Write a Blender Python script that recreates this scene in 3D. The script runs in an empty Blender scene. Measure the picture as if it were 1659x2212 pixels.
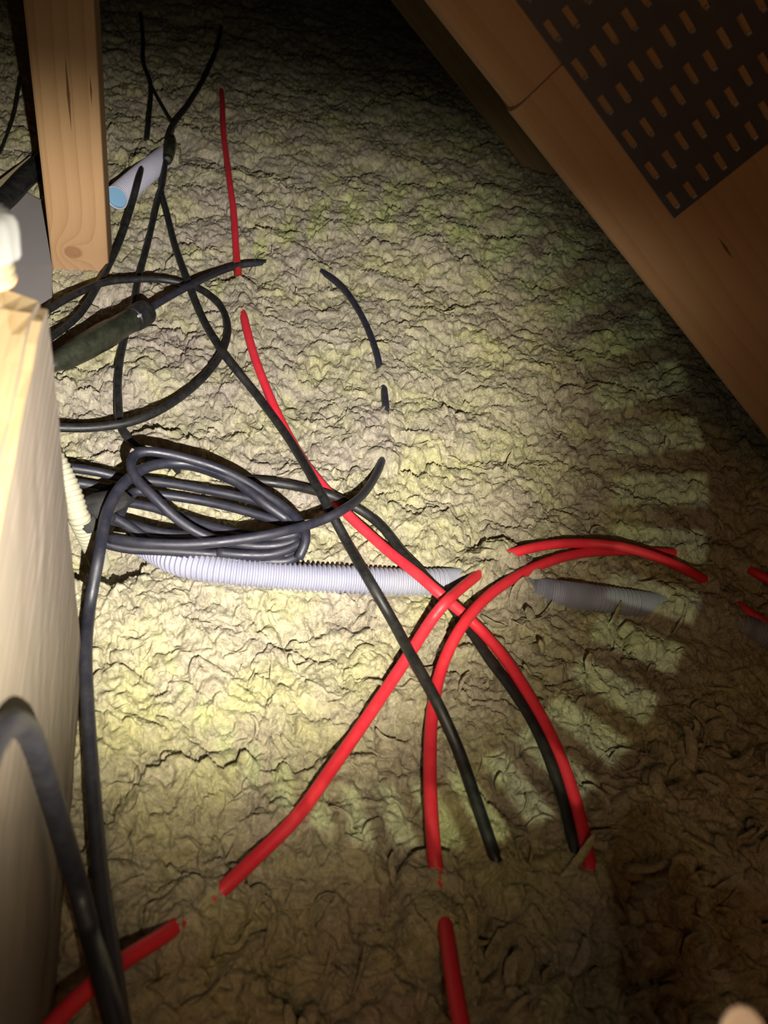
import bpy, bmesh, math, random
import numpy as np
from mathutils import Vector, Matrix, Quaternion

scn = bpy.context.scene
C = scn.collection
random.seed(7)
RNG = np.random.default_rng(11)

# ------------------------------------------------------------------ camera
CAM_H, PITCH, ROLL, FPX = 0.38, math.radians(43), math.radians(15.3), 1665.0
FWD = Vector((0, math.cos(PITCH), -math.sin(PITCH)))
_U0 = Vector((0, math.sin(PITCH), math.cos(PITCH)))
_R0 = Vector((1, 0, 0))
RGT = math.cos(ROLL) * _R0 + math.sin(ROLL) * _U0
UPV = math.cos(ROLL) * _U0 - math.sin(ROLL) * _R0
EYE = Vector((0, 0, CAM_H))
cd = bpy.data.cameras.new('camera')
cd.sensor_fit = 'VERTICAL'
cd.sensor_height = 34.6
cd.sensor_width = 26.0
cd.lens = FPX / 2212 * 34.6
cd.clip_start = 0.01
cd.dof.use_dof = True
cd.dof.focus_distance = 0.62
cd.dof.aperture_fstop = 11.0
cam = bpy.data.objects.new('camera', cd)
C.objects.link(cam)
cam.matrix_world = Matrix(((RGT.x, UPV.x, -FWD.x, EYE.x), (RGT.y, UPV.y, -FWD.y, EYE.y),
                           (RGT.z, UPV.z, -FWD.z, EYE.z), (0, 0, 0, 1)))
scn.camera = cam

# ------------------------------------------------------------------ world, lights, exposure
scn.view_settings.view_transform = 'Standard'
scn.view_settings.look = 'None'
scn.view_settings.exposure = 0.0
scn.view_settings.gamma = 1.0
scn.view_settings.use_curve_mapping = False
w = bpy.data.worlds.new('dark_attic')
scn.world = w
w.use_nodes = True
w.node_tree.nodes['Background'].inputs[0].default_value = (1.0, 0.62, 0.34, 1)
w.node_tree.nodes['Background'].inputs[1].default_value = 0.0015


def in_cam(x, y, z):
    return EYE + RGT * x + UPV * y + FWD * z


LAMP_POS = in_cam(0.03, -0.06, 0.0)
LAMP_AIM = Vector((-0.150, 0.500, 0.0))
LAMP_W = 57.0
ld = bpy.data.lights.new('hand_torch', 'SPOT')
ld.energy = LAMP_W
ld.color = (1.0, 0.98, 0.93)
ld.shadow_soft_size = 0.002
ld.spot_size = math.radians(120)
ld.spot_blend = 0.3
lamp = bpy.data.objects.new('hand_torch', ld)
C.objects.link(lamp)
lamp.location = LAMP_POS
lamp.rotation_euler = (LAMP_AIM - LAMP_POS).to_track_quat('-Z', 'Y').to_euler()


def torch_nodes(ld):
    # the torch's own beam: bright core, soft spill, and the ring of faint spokes its cup throws
    ld.use_nodes = True
    nt = ld.node_tree
    N, L = nt.nodes, nt.links
    em = N['Emission']

    def math_(op, a, b=None, clamp=False):
        n = N.new('ShaderNodeMath')
        n.operation = op
        n.use_clamp = clamp
        for i, v in enumerate((a, b)):
            if v is None:
                continue
            if isinstance(v, (int, float)):
                n.inputs[i].default_value = v
            else:
                L.new(v, n.inputs[i])
        return n.outputs[0]
    tc = N.new('ShaderNodeTexCoord')
    sp = N.new('ShaderNodeSeparateXYZ')
    L.new(tc.outputs['Normal'], sp.inputs[0])
    az = math_('MAXIMUM', math_('ABSOLUTE', sp.outputs[2]), 0.05)
    u, v = math_('DIVIDE', sp.outputs[0], az), math_('DIVIDE', sp.outputs[1], az)
    r = math_('SQRT', math_('ADD', math_('MULTIPLY', u, u), math_('MULTIPLY', v, v)))
    ang = math_('ARCTAN2', v, u)
    ramp = N.new('ShaderNodeValToRGB')
    L.new(r, ramp.inputs[0])
    cr = ramp.color_ramp
    pts = [(0.0, 0.66), (0.15, 0.76), (0.25, 0.78), (0.31, 0.72), (0.36, 0.60), (0.40, 0.45), (0.45, 0.25), (0.50, 0.120),
           (0.55, 0.066), (0.60, 0.042), (0.65, 0.024), (0.70, 0.015), (0.80, 0.009), (0.92, 0.006)]
    while len(cr.elements) < len(pts):
        cr.elements.new(0.5)
    for e, (p, val) in zip(cr.elements, pts):
        e.position = p
        e.color = (val, val, val, 1)
    def polar(u0, v0):
        du, dv = math_('SUBTRACT', u, u0), math_('SUBTRACT', v, v0)
        return math_('SQRT', math_('ADD', math_('MULTIPLY', du, du), math_('MULTIPLY', dv, dv))), math_('ARCTAN2', dv, du)
    r_in, _ = polar(0.214, -0.150)
    r_out, _ = polar(0.293, -0.168)
    _, ang = polar(0.060, -0.110)
    fr = math_('FRACT', math_('ADD', math_('MULTIPLY', ang, 51 / (2 * math.pi)), 100.273))
    tri = math_('ABSOLUTE', math_('SUBTRACT', fr, 0.5))
    mr = N.new('ShaderNodeMapRange')
    mr.interpolation_type = 'SMOOTHSTEP'
    L.new(tri, mr.inputs[0])
    mr.inputs[1].default_value = 0.25
    mr.inputs[2].default_value = 0.33
    bar = math_('SUBTRACT', 1.0, mr.outputs[0])

    def step(rad, a, b):
        m1 = N.new('ShaderNodeMapRange')
        m1.interpolation_type = 'SMOOTHSTEP'
        L.new(rad, m1.inputs[0])
        m1.inputs[1].default_value, m1.inputs[2].default_value = a, b
        return m1.outputs[0]
    bars = math_('MULTIPLY', bar, math_('MULTIPLY', step(r_in, 0.322, 0.338), math_('SUBTRACT', 1.0, step(r_out, 0.400, 0.414))))
    mix = N.new('ShaderNodeMix')
    mix.data_type = 'RGBA'
    L.new(bars, mix.inputs[0])
    tint = N.new('ShaderNodeValToRGB')
    L.new(r, tint.inputs[0])
    tint.color_ramp.elements[0].position, tint.color_ramp.elements[0].color = 0.16, (1.0, 0.97, 0.98, 1)
    tint.color_ramp.elements[1].position, tint.color_ramp.elements[1].color = 0.38, (1.0, 0.97, 0.80, 1)
    te = tint.color_ramp.elements.new(0.66)
    te.color = (1.0, 0.86, 0.60, 1)
    L.new(tint.outputs[0], mix.inputs[6])
    mix.inputs[7].default_value = (0.92, 1.0, 0.68, 1)
    L.new(mix.outputs[2], em.inputs[0])
    # the beam is stronger towards its upper side and ends there in a flat edge
    cut = math_('MULTIPLY', math_('EXPONENT', math_('MULTIPLY', v, 0.5)), math_('SUBTRACT', 1.0, math_('MULTIPLY', step(v, 0.17, 0.35), 0.93)))
    L.new(math_('ADD', math_('MULTIPLY', math_('MULTIPLY', ramp.outputs[0], cut), 0.95), math_('MULTIPLY', bars, 0.056)), em.inputs[1])


torch_nodes(ld)

# added warm fill light behind the camera, lifts the dark corner and rafter
hd = bpy.data.lights.new('warm_fill', 'AREA')
hd.energy = 0.58
hd.color = (1.0, 0.50, 0.20)
hd.shape = 'DISK'
hd.size = 0.25
fill_lamp = bpy.data.objects.new('warm_fill', hd)
C.objects.link(fill_lamp)
fill_lamp.location = (0.10, -0.25, 0.62)
fill_lamp.rotation_euler = (Vector((0.25, 0.40, 0.1)) - fill_lamp.location).to_track_quat('-Z', 'Y').to_euler()


# ------------------------------------------------------------------ pixel rays
def ray(x, y):
    return FWD + RGT * ((x - 829.5) / FPX) - UPV * ((y - 1106) / FPX)


def at(x, y, z=0.0):
    d = ray(x, y)
    return EYE + d * ((z - CAM_H) / d.z)


def on_plane(x, y, p0, n):
    d = ray(x, y)
    return EYE + d * ((p0 - EYE).dot(n) / d.dot(n))


# ------------------------------------------------------------------ object helpers
def tag(o, label=None, cat=None, group=None, kind=None):
    if label: o['label'] = label
    if cat: o['category'] = cat
    if group: o['group'] = group
    if kind: o['kind'] = kind
    return o


def mesh_obj(name, verts, faces, mat, parent=None, smooth=False):
    me = bpy.data.meshes.new(name)
    me.from_pydata([tuple(v) for v in verts], [], faces)
    me.update()
    if smooth:
        me.polygons.foreach_set('use_smooth', [True] * len(me.polygons))
    o = bpy.data.objects.new(name, me)
    if mat: me.materials.append(mat)
    C.objects.link(o)
    if parent: o.parent = parent
    return o


def bm_obj(name, bm, mat, parent=None, smooth=False):
    me = bpy.data.meshes.new(name)
    bm.normal_update()
    bm.to_mesh(me)
    bm.free()
    if smooth:
        me.polygons.foreach_set('use_smooth', [True] * len(me.polygons))
    if mat: me.materials.append(mat)
    o = bpy.data.objects.new(name, me)
    C.objects.link(o)
    if parent: o.parent = parent
    return o


def empty(name, loc, label, cat, group=None):
    o = bpy.data.objects.new(name, None)
    o.empty_display_size = 0.02
    o.location = loc
    C.objects.link(o)
    return tag(o, label, cat, group)


def catmull(pts, per=14):
    P = np.array(pts, float)
    n = len(P)
    if n == 2:
        t = np.linspace(0, 1, per)[:, None]
        return P[0] * (1 - t) + P[1] * t
    out = []
    for i in range(n - 1):
        p0 = P[i - 1] if i > 0 else 2 * P[0] - P[1]
        p1, p2 = P[i], P[i + 1]
        p3 = P[i + 2] if i + 2 < n else 2 * P[-1] - P[-2]
        # centripetal-ish: scale tangents by chord lengths so uneven spacing stays smooth
        d0, d1, d2 = [max(np.linalg.norm((b - a)[:2]), 1e-9) ** 0.5 for a, b in ((p0, p1), (p1, p2), (p2, p3))]
        m1 = (p2 - p1) + d1 * ((p1 - p0) / d0 - (p2 - p0) / (d0 + d1))
        m2 = (p2 - p1) + d1 * ((p3 - p2) / d2 - (p3 - p1) / (d1 + d2))
        for t in np.linspace(0, 1, per, endpoint=False):
            a, b, c, d = 2*t**3-3*t**2+1, t**3-2*t**2+t, -2*t**3+3*t**2, t**3-t**2
            out.append(a*p1 + b*m1 + c*p2 + d*m2)
    out.append(P[-1])
    return np.array(out)


def tube_data(path, radii, seg=12, caps=True, squash=1.0):
    path = [Vector(p) for p in path]
    n = len(path)
    V, Fc = [], []
    t = (path[1] - path[0]).normalized()
    a = t.orthogonal().normalized()
    for i in range(n):
        t2 = (path[min(i + 1, n - 1)] - path[max(i - 1, 0)])
        if t2.length > 1e-9:
            t2.normalize()
            a = (t.rotation_difference(t2)) @ a
            t = t2
        a = (a - t * a.dot(t)).normalized()
        b = t.cross(a)
        for k in range(seg):
            q = 2 * math.pi * k / seg
            V.append(path[i] + (a * math.cos(q) + b * (math.sin(q) * squash)) * radii[i])
    for i in range(n - 1):
        for k in range(seg):
            k2 = (k + 1) % seg
            Fc.append((i*seg+k, i*seg+k2, (i+1)*seg+k2, (i+1)*seg+k))
    if caps:
        Fc.append(tuple(reversed(range(seg))))
        Fc.append(tuple((n-1)*seg + k for k in range(seg)))
    return V, Fc


def resample(path, step):
    P = np.array([tuple(p) for p in path])
    d = np.r_[0, np.cumsum(np.linalg.norm(np.diff(P, axis=0), axis=1))]
    n = max(3, int(round(d[-1] / step)) + 1)
    s = np.linspace(0, d[-1], n)
    return np.stack([np.interp(s, d, P[:, k]) for k in range(P.shape[1])], 1)


# ------------------------------------------------------------------ noise (numpy)
def _hash(ix, iy, s):
    h = (ix.astype(np.int64) * 374761393 + iy.astype(np.int64) * 668265263 + s * 974634337) & 0xffffffff
    h = ((h ^ (h >> 13)) * 1274126177) & 0xffffffff
    h = ((h ^ (h >> 16)) * 2246822519) & 0xffffffff
    return ((h ^ (h >> 15)) & 0xffffff).astype(np.float32) / np.float32(0xffffff)


def perlin(x, y, s=0):
    x0, y0 = np.floor(x), np.floor(y)
    fx, fy = (x - x0).astype(np.float32), (y - y0).astype(np.float32)
    ix, iy = x0.astype(np.int32), y0.astype(np.int32)
    u, v = fx*fx*fx*(fx*(fx*6-15)+10), fy*fy*fy*(fy*(fy*6-15)+10)

    def g(dx, dy):
        a = _hash(ix + dx, iy + dy, s) * np.float32(6.2831853)
        return np.cos(a) * (fx - dx) + np.sin(a) * (fy - dy)
    a = g(0, 0) * (1-u) + g(1, 0) * u
    b = g(0, 1) * (1-u) + g(1, 1) * u
    return (a * (1-v) + b * v) * 1.5


def worley(x, y, s=0):
    """F1, F2, per-cell random a, offset from cell point"""
    x0, y0 = np.floor(x), np.floor(y)
    ix, iy = x0.astype(np.int32), y0.astype(np.int32)
    F1 = np.full(x.shape, 9, np.float32)
    F2 = F1.copy()
    A = np.zeros(x.shape, np.float32)
    OX, OY = A.copy(), A.copy()
    for dy in (-1, 0, 1):
        for dx in (-1, 0, 1):
            cx, cy = ix + dx, iy + dy
            ox = (cx + _hash(cx, cy, s) - x).astype(np.float32)
            oy = (cy + _hash(cx, cy, s + 1) - y).astype(np.float32)
            d = np.sqrt(ox*ox + oy*oy)
            new = d < F1
            F2 = np.where(new, F1, np.minimum(F2, d))
            A = np.where(new, _hash(cx, cy, s + 2), A)
            OX = np.where(new, -ox, OX)
            OY = np.where(new, -oy, OY)
            F1 = np.where(new, d, F1)
    return F1, F2, A, OX, OY


def base_np(x, y):
    b = perlin(x * 4.5 + 3.1, y * 4.5 + 9.4, 5) * 0.008
    near = np.clip((0.32 - y) / 0.2, 0, 1)          # the wool is heaped a little towards the photographer's right
    return b + near * np.clip((x + 0.02) / 0.2, 0, 1) * 0.02


def base(x, y):
    return float(base_np(np.array([x], np.float64), np.array([y], np.float64))[0])


def seat(px, py, lift):
    """point seen at a pixel, standing `lift` above the wool"""
    z = lift
    for _ in range(5):
        p = at(px, py, z)
        z = base(p.x, p.y) + lift
    return at(px, py, z)


# ------------------------------------------------------------------ materials
def new_mat(name):
    m = bpy.data.materials.new(name)
    m.use_nodes = True
    nt = m.node_tree
    return m, nt, nt.nodes['Principled BSDF']


def nd(nt, typ, **kw):
    n = nt.nodes.new(typ)
    for k, v in kw.items():
        setattr(n, k, v)
    return n


def setin(nt, node, **kw):
    for k, v in kw.items():
        k = k.replace('_', ' ')
        if hasattr(v, 'is_linked') or hasattr(v, 'links'):
            nt.links.new(v, node.inputs[k])
        else:
            node.inputs[k].default_value = v


def ramp(nt, fac, stops):
    r = nd(nt, 'ShaderNodeValToRGB')
    nt.links.new(fac, r.inputs[0])
    cr = r.color_ramp
    while len(cr.elements) < len(stops):
        cr.elements.new(0.5)
    for e, (p, c) in zip(cr.elements, stops):
        e.position = p
        e.color = tuple(c) + (1,) if len(c) == 3 else c
    return r.outputs[0]


def plastic(name, col, rough=0.42, dust=0.12, dustcol=(0.35, 0.32, 0.24), spec=0.4, scale=120):
    m, nt, b = new_mat(name)
    tc = nd(nt, 'ShaderNodeTexCoord')
    n = nd(nt, 'ShaderNodeTexNoise')
    nt.links.new(tc.outputs['Object'], n.inputs['Vector'])
    setin(nt, n, Scale=float(scale), Detail=5.0, Roughness=0.65)
    c2 = tuple(col[i] * (1 - dust) + dustcol[i] * dust for i in range(3))
    nt.links.new(ramp(nt, n.outputs[0], [(0.40, col), (0.72, c2)]), b.inputs['Base Color'])
    nt.links.new(ramp(nt, n.outputs[0], [(0.35, (rough,)*3), (0.75, (min(1, rough + .25),)*3)]), b.inputs['Roughness'])
    b.inputs['Specular IOR Level'].default_value = spec
    bp = nd(nt, 'ShaderNodeBump')
    setin(nt, bp, Strength=0.08, Distance=0.0006)
    nt.links.new(n.outputs[0], bp.inputs['Height'])
    nt.links.new(bp.outputs[0], b.inputs['Normal'])
    return m


def wood(name, light, dark, rings=38.0, knots=(), cracks=(), rough_sawn=0.3, spread=1.0):
    """grain along local X; knots/cracks are given in local metres"""
    m, nt, b = new_mat(name)
    L = nt.links
    tc = nd(nt, 'ShaderNodeTexCoord')
    mp = nd(nt, 'ShaderNodeMapping')
    L.new(tc.outputs['Object'], mp.inputs[0])
    mp.inputs['Scale'].default_value = (0.7, 6, 6)
    n1 = nd(nt, 'ShaderNodeTexNoise')
    L.new(mp.outputs[0], n1.inputs['Vector'])
    setin(nt, n1, Scale=3.0, Detail=3.0, Roughness=0.5)
    sep = nd(nt, 'ShaderNodeSeparateXYZ')
    L.new(tc.outputs['Object'], sep.inputs[0])

    def ma(op, a, bb=None, cc=None):
        n = nd(nt, 'ShaderNodeMath', operation=op)
        for i, v in enumerate((a, bb, cc)):
            if v is None: continue
            if isinstance(v, (int, float)): n.inputs[i].default_value = v
            else: L.new(v, n.inputs[i])
        return n.outputs[0]
    # distance from an off-centre pith gives growth rings on faces
    yy = ma('ADD', sep.outputs[1], 0.06)
    zz = ma('ADD', sep.outputs[2], 0.045)
    rad = ma('SQRT', ma('ADD', ma('MULTIPLY', yy, yy), ma('MULTIPLY', zz, zz)))
    rad = ma('ADD', rad, ma('MULTIPLY', n1.outputs[0], 0.016 * spread))
    bump_extra = None
    knotmask = None
    for (kx, ky, kz, kr) in knots:
        dx, dy, dz = ma('SUBTRACT', sep.outputs[0], kx), ma('SUBTRACT', sep.outputs[1], ky), ma('SUBTRACT', sep.outputs[2], kz)
        d = ma('SQRT', ma('ADD', ma('ADD', ma('MULTIPLY', ma('MULTIPLY', dx, dx), 1.6), ma('MULTIPLY', dy, dy)), ma('MULTIPLY', dz, dz)))
        g = ma('EXPONENT', ma('MULTIPLY', ma('DIVIDE', d, kr * 2.2), -1.6))
        rad = ma('ADD', rad, ma('MULTIPLY', g, 0.03))
        k = ma('SUBTRACT', 1.0, ma('DIVIDE', d, kr))
        k = ma('MINIMUM', ma('MAXIMUM', ma('MULTIPLY', k, 4.0), 0.0), 1.0)
        knotmask = k if knotmask is None else ma('MAXIMUM', knotmask, k)
    fr = ma('FRACT', ma('MULTIPLY', rad, rings * 5))
    ring = ma('POWER', fr, 2.2)
    mp2 = nd(nt, 'ShaderNodeMapping')
    L.new(tc.outputs['Object'], mp2.inputs[0])
    mp2.inputs['Scale'].default_value = (14, 420, 420)
    n2 = nd(nt, 'ShaderNodeTexNoise')
    L.new(mp2.outputs[0], n2.inputs['Vector'])
    setin(nt, n2, Scale=1.0, Detail=4.0, Roughness=0.6)
    fac = ma('ADD', ma('MULTIPLY', ring, 0.55), ma('MULTIPLY', n2.outputs[0], 0.45))
    col = ramp(nt, fac, [(0.15, light), (0.55, tuple((light[i]*.6+dark[i]*.4) for i in range(3))), (0.95, dark)])
    if knotmask is not None:
        mx = nd(nt, 'ShaderNodeMix', data_type='RGBA')
        L.new(ma('MULTIPLY', knotmask, 0.55), mx.inputs[0])
        L.new(col, mx.inputs[6])
        mx.inputs[7].default_value = (dark[0]*.62, dark[1]*.45, dark[2]*.40, 1)
        col = mx.outputs[2]
    crack = None
    for (cx, cy, hl, hw) in cracks:            # half length, half width
        dx = ma('ABSOLUTE', ma('SUBTRACT', sep.outputs[0], cx))
        ty = ma('SUBTRACT', ma('SUBTRACT', sep.outputs[1], cy), ma('MULTIPLY', ma('SUBTRACT', n1.outputs[0], 0.5), 0.004))
        e = ma('ADD', ma('DIVIDE', dx, hl), ma('DIVIDE', ma('ABSOLUTE', ty), hw))
        k = ma('LESS_THAN', e, 1.0)
        crack = k if crack is None else ma('MAXIMUM', crack, k)
    if crack is not None:
        mx = nd(nt, 'ShaderNodeMix', data_type='RGBA')
        L.new(crack, mx.inputs[0])
        L.new(col, mx.inputs[6])
        mx.inputs[7].default_value = (dark[0]*.42, dark[1]*.34, dark[2]*.28, 1)
        col = mx.outputs[2]
    L.new(col, b.inputs['Base Color'])
    b.inputs['Roughness'].default_value = 0.72
    b.inputs['Specular IOR Level'].default_value = 0.2
    bp = nd(nt, 'ShaderNodeBump')
    setin(nt, bp, Strength=rough_sawn, Distance=0.0012)
    L.new(fac, bp.inputs['Height'])
    L.new(bp.outputs[0], b.inputs['Normal'])
    return m


def wool_material():
    m, nt, b = new_mat('mineral_wool')
    L = nt.links
    tc = nd(nt, 'ShaderNodeTexCoord')

    def noise(scale, detail=4.0, rough=0.6, dist=0.0, off=0.0, stretch=None):
        mp = nd(nt, 'ShaderNodeMapping')
        L.new(tc.outputs['Object'], mp.inputs[0])
        mp.inputs['Location'].default_value = (off, off*.7, off*.3)
        if stretch: mp.inputs['Scale'].default_value = stretch
        n = nd(nt, 'ShaderNodeTexNoise')
        L.new(mp.outputs[0], n.inputs['Vector'])
        setin(nt, n, Scale=float(scale), Detail=detail, Roughness=rough, Distortion=dist)
        return n.outputs[0]
    # tone of the tufts: olive-yellow against grey-brown resin, with pale fibre
    a = noise(17, 3, .55, .6)
    c1 = ramp(nt, a, [(0.34, (0.350, 0.303, 0.243)), (0.50, (0.385, 0.350, 0.245)), (0.66, (0.420, 0.396, 0.215))])
    f = noise(150, 5, .7, 1.6, 3.0)
    mx = nd(nt, 'ShaderNodeMix', data_type='RGBA', blend_type='MULTIPLY')
    mx.inputs[0].default_value = 1.0
    L.new(c1, mx.inputs[6])
    L.new(ramp(nt, f, [(0.28, (0.60, 0.58, 0.55)), (0.5, (1, 1, 1)), (0.72, (1.34, 1.33, 1.28))]), mx.inputs[7])
    g = noise(60, 3, .6, 1.0, 7.0)
    mx2 = nd(nt, 'ShaderNodeMix', data_type='RGBA')
    L.new(ramp(nt, g, [(0.60, (0, 0, 0)), (0.74, (.5, .5, .5))]), mx2.inputs[0])
    L.new(mx.outputs[2], mx2.inputs[6])
    mx2.inputs[7].default_value = (0.47, 0.43, 0.21, 1)
    # pale single fibres: thin crests of a strongly warped noise
    fb = noise(75, 2, .5, 3.2, 11.0)
    fa = nd(nt, 'ShaderNodeMath', operation='SUBTRACT')
    L.new(fb, fa.inputs[0])
    fa.inputs[1].default_value = 0.5
    fc = nd(nt, 'ShaderNodeMath', operation='ABSOLUTE')
    L.new(fa.outputs[0], fc.inputs[0])
    mx3 = nd(nt, 'ShaderNodeMix', data_type='RGBA')
    L.new(ramp(nt, fc.outputs[0], [(0.0, (.42, .42, .42)), (0.022, (0, 0, 0))]), mx3.inputs[0])
    L.new(mx2.outputs[2], mx3.inputs[6])
    mx3.inputs[7].default_value = (0.62, 0.59, 0.46, 1)
    L.new(mx3.outputs[2], b.inputs['Base Color'])
    b.inputs['Roughness'].default_value = 0.8
    b.inputs['Specular IOR Level'].default_value = 0.25
    h = noise(330, 4, .65, 2.2, 1.3)
    bp = nd(nt, 'ShaderNodeBump')
    setin(nt, bp, Strength=0.6, Distance=0.0022)
    L.new(h, bp.inputs['Height'])
    bp2 = nd(nt, 'ShaderNodeBump')
    setin(nt, bp2, Strength=0.55, Distance=0.0035)
    L.new(f, bp2.inputs['Height'])
    L.new(bp.outputs[0], bp2.inputs['Normal'])
    L.new(bp2.outputs[0], b.inputs['Normal'])
    return m


M_RED = plastic('red_cable_sheath', (0.62, 0.022, 0.040), 0.42, 0.05, (0.6, 0.2, 0.15))
M_BLACK = plastic('black_cable_sheath', (0.0085, 0.0085, 0.009), 0.42, 0.03, spec=0.5)
M_BLACK2 = plastic('black_rubber_sheath', (0.014, 0.014, 0.023), 0.42, 0.02, spec=0.55)
M_CONDUIT = plastic('grey_conduit', (0.235, 0.24, 0.315), 0.45, 0.10, (0.55, 0.52, 0.42))
M_LILAC = plastic('lilac_conduit', (0.36, 0.355, 0.45), 0.5, 0.1)
M_BLUE = plastic('blue_liner', (0.16, 0.32, 0.48), 0.5, 0.05)
M_CREAM = plastic('cream_hose', (0.34, 0.32, 0.23), 0.5, 0.10)
M_CREAM2 = plastic('cream_pipe', (0.23, 0.20, 0.13), 0.45, 0.05)
M_WHITE = plastic('white_plastic', (0.25, 0.25, 0.265), 0.35, 0.04)
M_COPPER = plastic('copper_olive', (0.62, 0.36, 0.20), 0.35, 0.1)
M_GREYBOARD = plastic('grey_board', (0.27, 0.25, 0.255), 0.8, 0.25, (0.22, 0.2, 0.18), spec=0.2, scale=60)
M_STEEL = plastic('dark_galvanised_steel', (0.050, 0.046, 0.060), 0.5, 0.2, (0.10, 0.09, 0.10), spec=0.5, scale=90)
M_TOOTH = plastic('bright_steel_tooth', (0.16, 0.15, 0.15), 0.35, 0.1)
M_TIE = plastic('black_strap', (0.012, 0.012, 0.013), 0.8, 0.1)
M_WOOL = wool_material()
M_ROOF = wood('dark_roof_boards', (0.20, 0.13, 0.07), (0.10, 0.06, 0.03))

# ------------------------------------------------------------------ setting: deck under the wool, roof boards beyond
floor = mesh_obj('floor', [(-1.6, -0.6, -0.06), (1.9, -0.6, -0.06), (1.9, 3.7, -0.06), (-1.6, 3.7, -0.06),
                           (-1.6, -0.6, -0.09), (1.9, -0.6, -0.09), (1.9, 3.7, -0.09), (-1.6, 3.7, -0.09)],
                 [(0, 1, 2, 3), (7, 6, 5, 4), (0, 4, 5, 1), (1, 5, 6, 2), (2, 6, 7, 3), (3, 7, 4, 0)], M_ROOF)
tag(floor, 'attic deck boards hidden under the mineral wool', None, None, 'structure')
del floor['label']
roof = bpy.data.objects.new('ceiling', None)
C.objects.link(roof)
roof['kind'] = 'structure'
bd = None
for i in range(12):     # sloping roof boarding that closes the far end of the attic
    bm = bmesh.new()
    bmesh.ops.create_cube(bm, size=1.0)
    bmesh.ops.scale(bm, vec=(3.4, 0.138, 0.02), verts=bm.verts)
    bmesh.ops.bevel(bm, geom=bm.edges[:], offset=0.003, segments=1, affect='EDGES')
    o = bm_obj('board', bm, M_ROOF, roof)
    s = 0.07 + 0.142 * i
    o.location = (0.15, 3.55 - s * math.cos(0.61), -0.04 + s * math.sin(0.61))
    o.rotation_euler = (-0.61, 0, 0)

# ------------------------------------------------------------------ cables
CARVE = []      # (x, y, z, r, buried)


def cable(name, pts, r, mat, label, cat='cable', group=None, parent=None, carve=True, seg=12, taper=None, step=0.004):
    """pts: (px, py, lift[, buried]); the run is laid on the wool where the photo shows it"""
    P = [(p[0], p[1], p[2], p[3] if len(p) > 3 else 0.0) for p in pts]
    S = catmull(P, 16)
    W = [tuple(seat(q[0], q[1], q[2])) + (q[3],) for q in S]
    W = resample(W, step)
    V, Fc = tube_data(W[:, :3], [r] * len(W), seg)
    o = mesh_obj(name, V, Fc, mat, parent, True)
    if label: tag(o, label, cat, group)
    if carve:
        for q in W:
            CARVE.append((q[0], q[1], q[2], r, q[3]))
    return o


RR, RB = 0.0036, 0.0031
GR, GB = 'red cables on the wool', 'black cables on the wool'
# red cables
cable('red_cable', [(474, 170, .001, 1), (479, 205, .002), (484, 300, .003), (490, 345, .003), (497, 400, .003), (505, 460, .003),
                    (510, 540, .004), (516, 605, .004), (519, 640, -.001, 1), (522, 655, .0, 1), (527, 685, .005), (545, 755, .006),
                    (572, 830, .006), (610, 915, .006), (660, 1003, .006), (703, 1057, .006), (732, 1090, .006), (762, 1122, .006),
                    (804, 1160, .007), (838, 1190, .009), (871, 1216, .013), (905, 1243, .018), (947, 1280, .020), (1002, 1327, .011), (1034, 1357, .008), (1085, 1415, .008), (1150, 1515, .010),
                    (1208, 1630, .010), (1245, 1740, .008), (1268, 1840, .007), (1277, 1895, .004, .2), (1284, 1930, -.006, 1), (1290, 1960, -.01, 1)],
      RR, M_RED, 'long red cable running down from the far dark wool, crossed by both other red cables', group=GR)
cable('red_cable', [(90, 2240, .034), (160, 2165, .030), (260, 2080, .024), (350, 2022, .014), (388, 1994, .008, .2), (412, 1975, .001, 1), (442, 1952, .001, 1),
                    (470, 1930, .007), (560, 1845, .007), (640, 1765, .008), (720, 1655, .008), (800, 1540, .009),
                    (870, 1435, .012), (935, 1335, .020), (962, 1302, .028), (985, 1280, .022), (1030, 1243, .010), (1048, 1228, .004, 1), (1075, 1208, .004, 1),
                    (1100, 1197, .010), (1180, 1178, .012), (1270, 1174, .013), (1350, 1183, .017), (1440, 1212, .016),
                    (1510, 1246, .010), (1545, 1268, .000, 1), (1570, 1290, .002, 1), (1600, 1312, .010), (1670, 1358, .013),
                    (1760, 1420, .010)],
      RR, M_RED, 'red cable rising from the lower left corner and leaving at the right edge', group=GR)
cable('red_cable', [(1005, 2260, .036), (985, 2150, .030), (968, 2040, .018), (960, 1990, .010, .2), (954, 1960, .002, 1), (949, 1925, .002, 1), (946, 1900, .006, .2),
                    (939, 1850, .010), (931, 1740, .012), (929, 1640, .012), (934, 1540, .010), (955, 1440, .012), (1000, 1350, .020),
                    (1060, 1283, .016), (1150, 1228, .010), (1240, 1198, .008), (1330, 1190, .007), (1400, 1192, .005),
                    (1450, 1194, .000), (1500, 1198, -.008, 1), (1580, 1215, -.008, 1), (1632, 1238, .003), (1700, 1275, .006)],
      RR, M_RED, 'red cable arching up from the bottom edge, ending buried above the ribbed conduit', group=GR)
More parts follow.
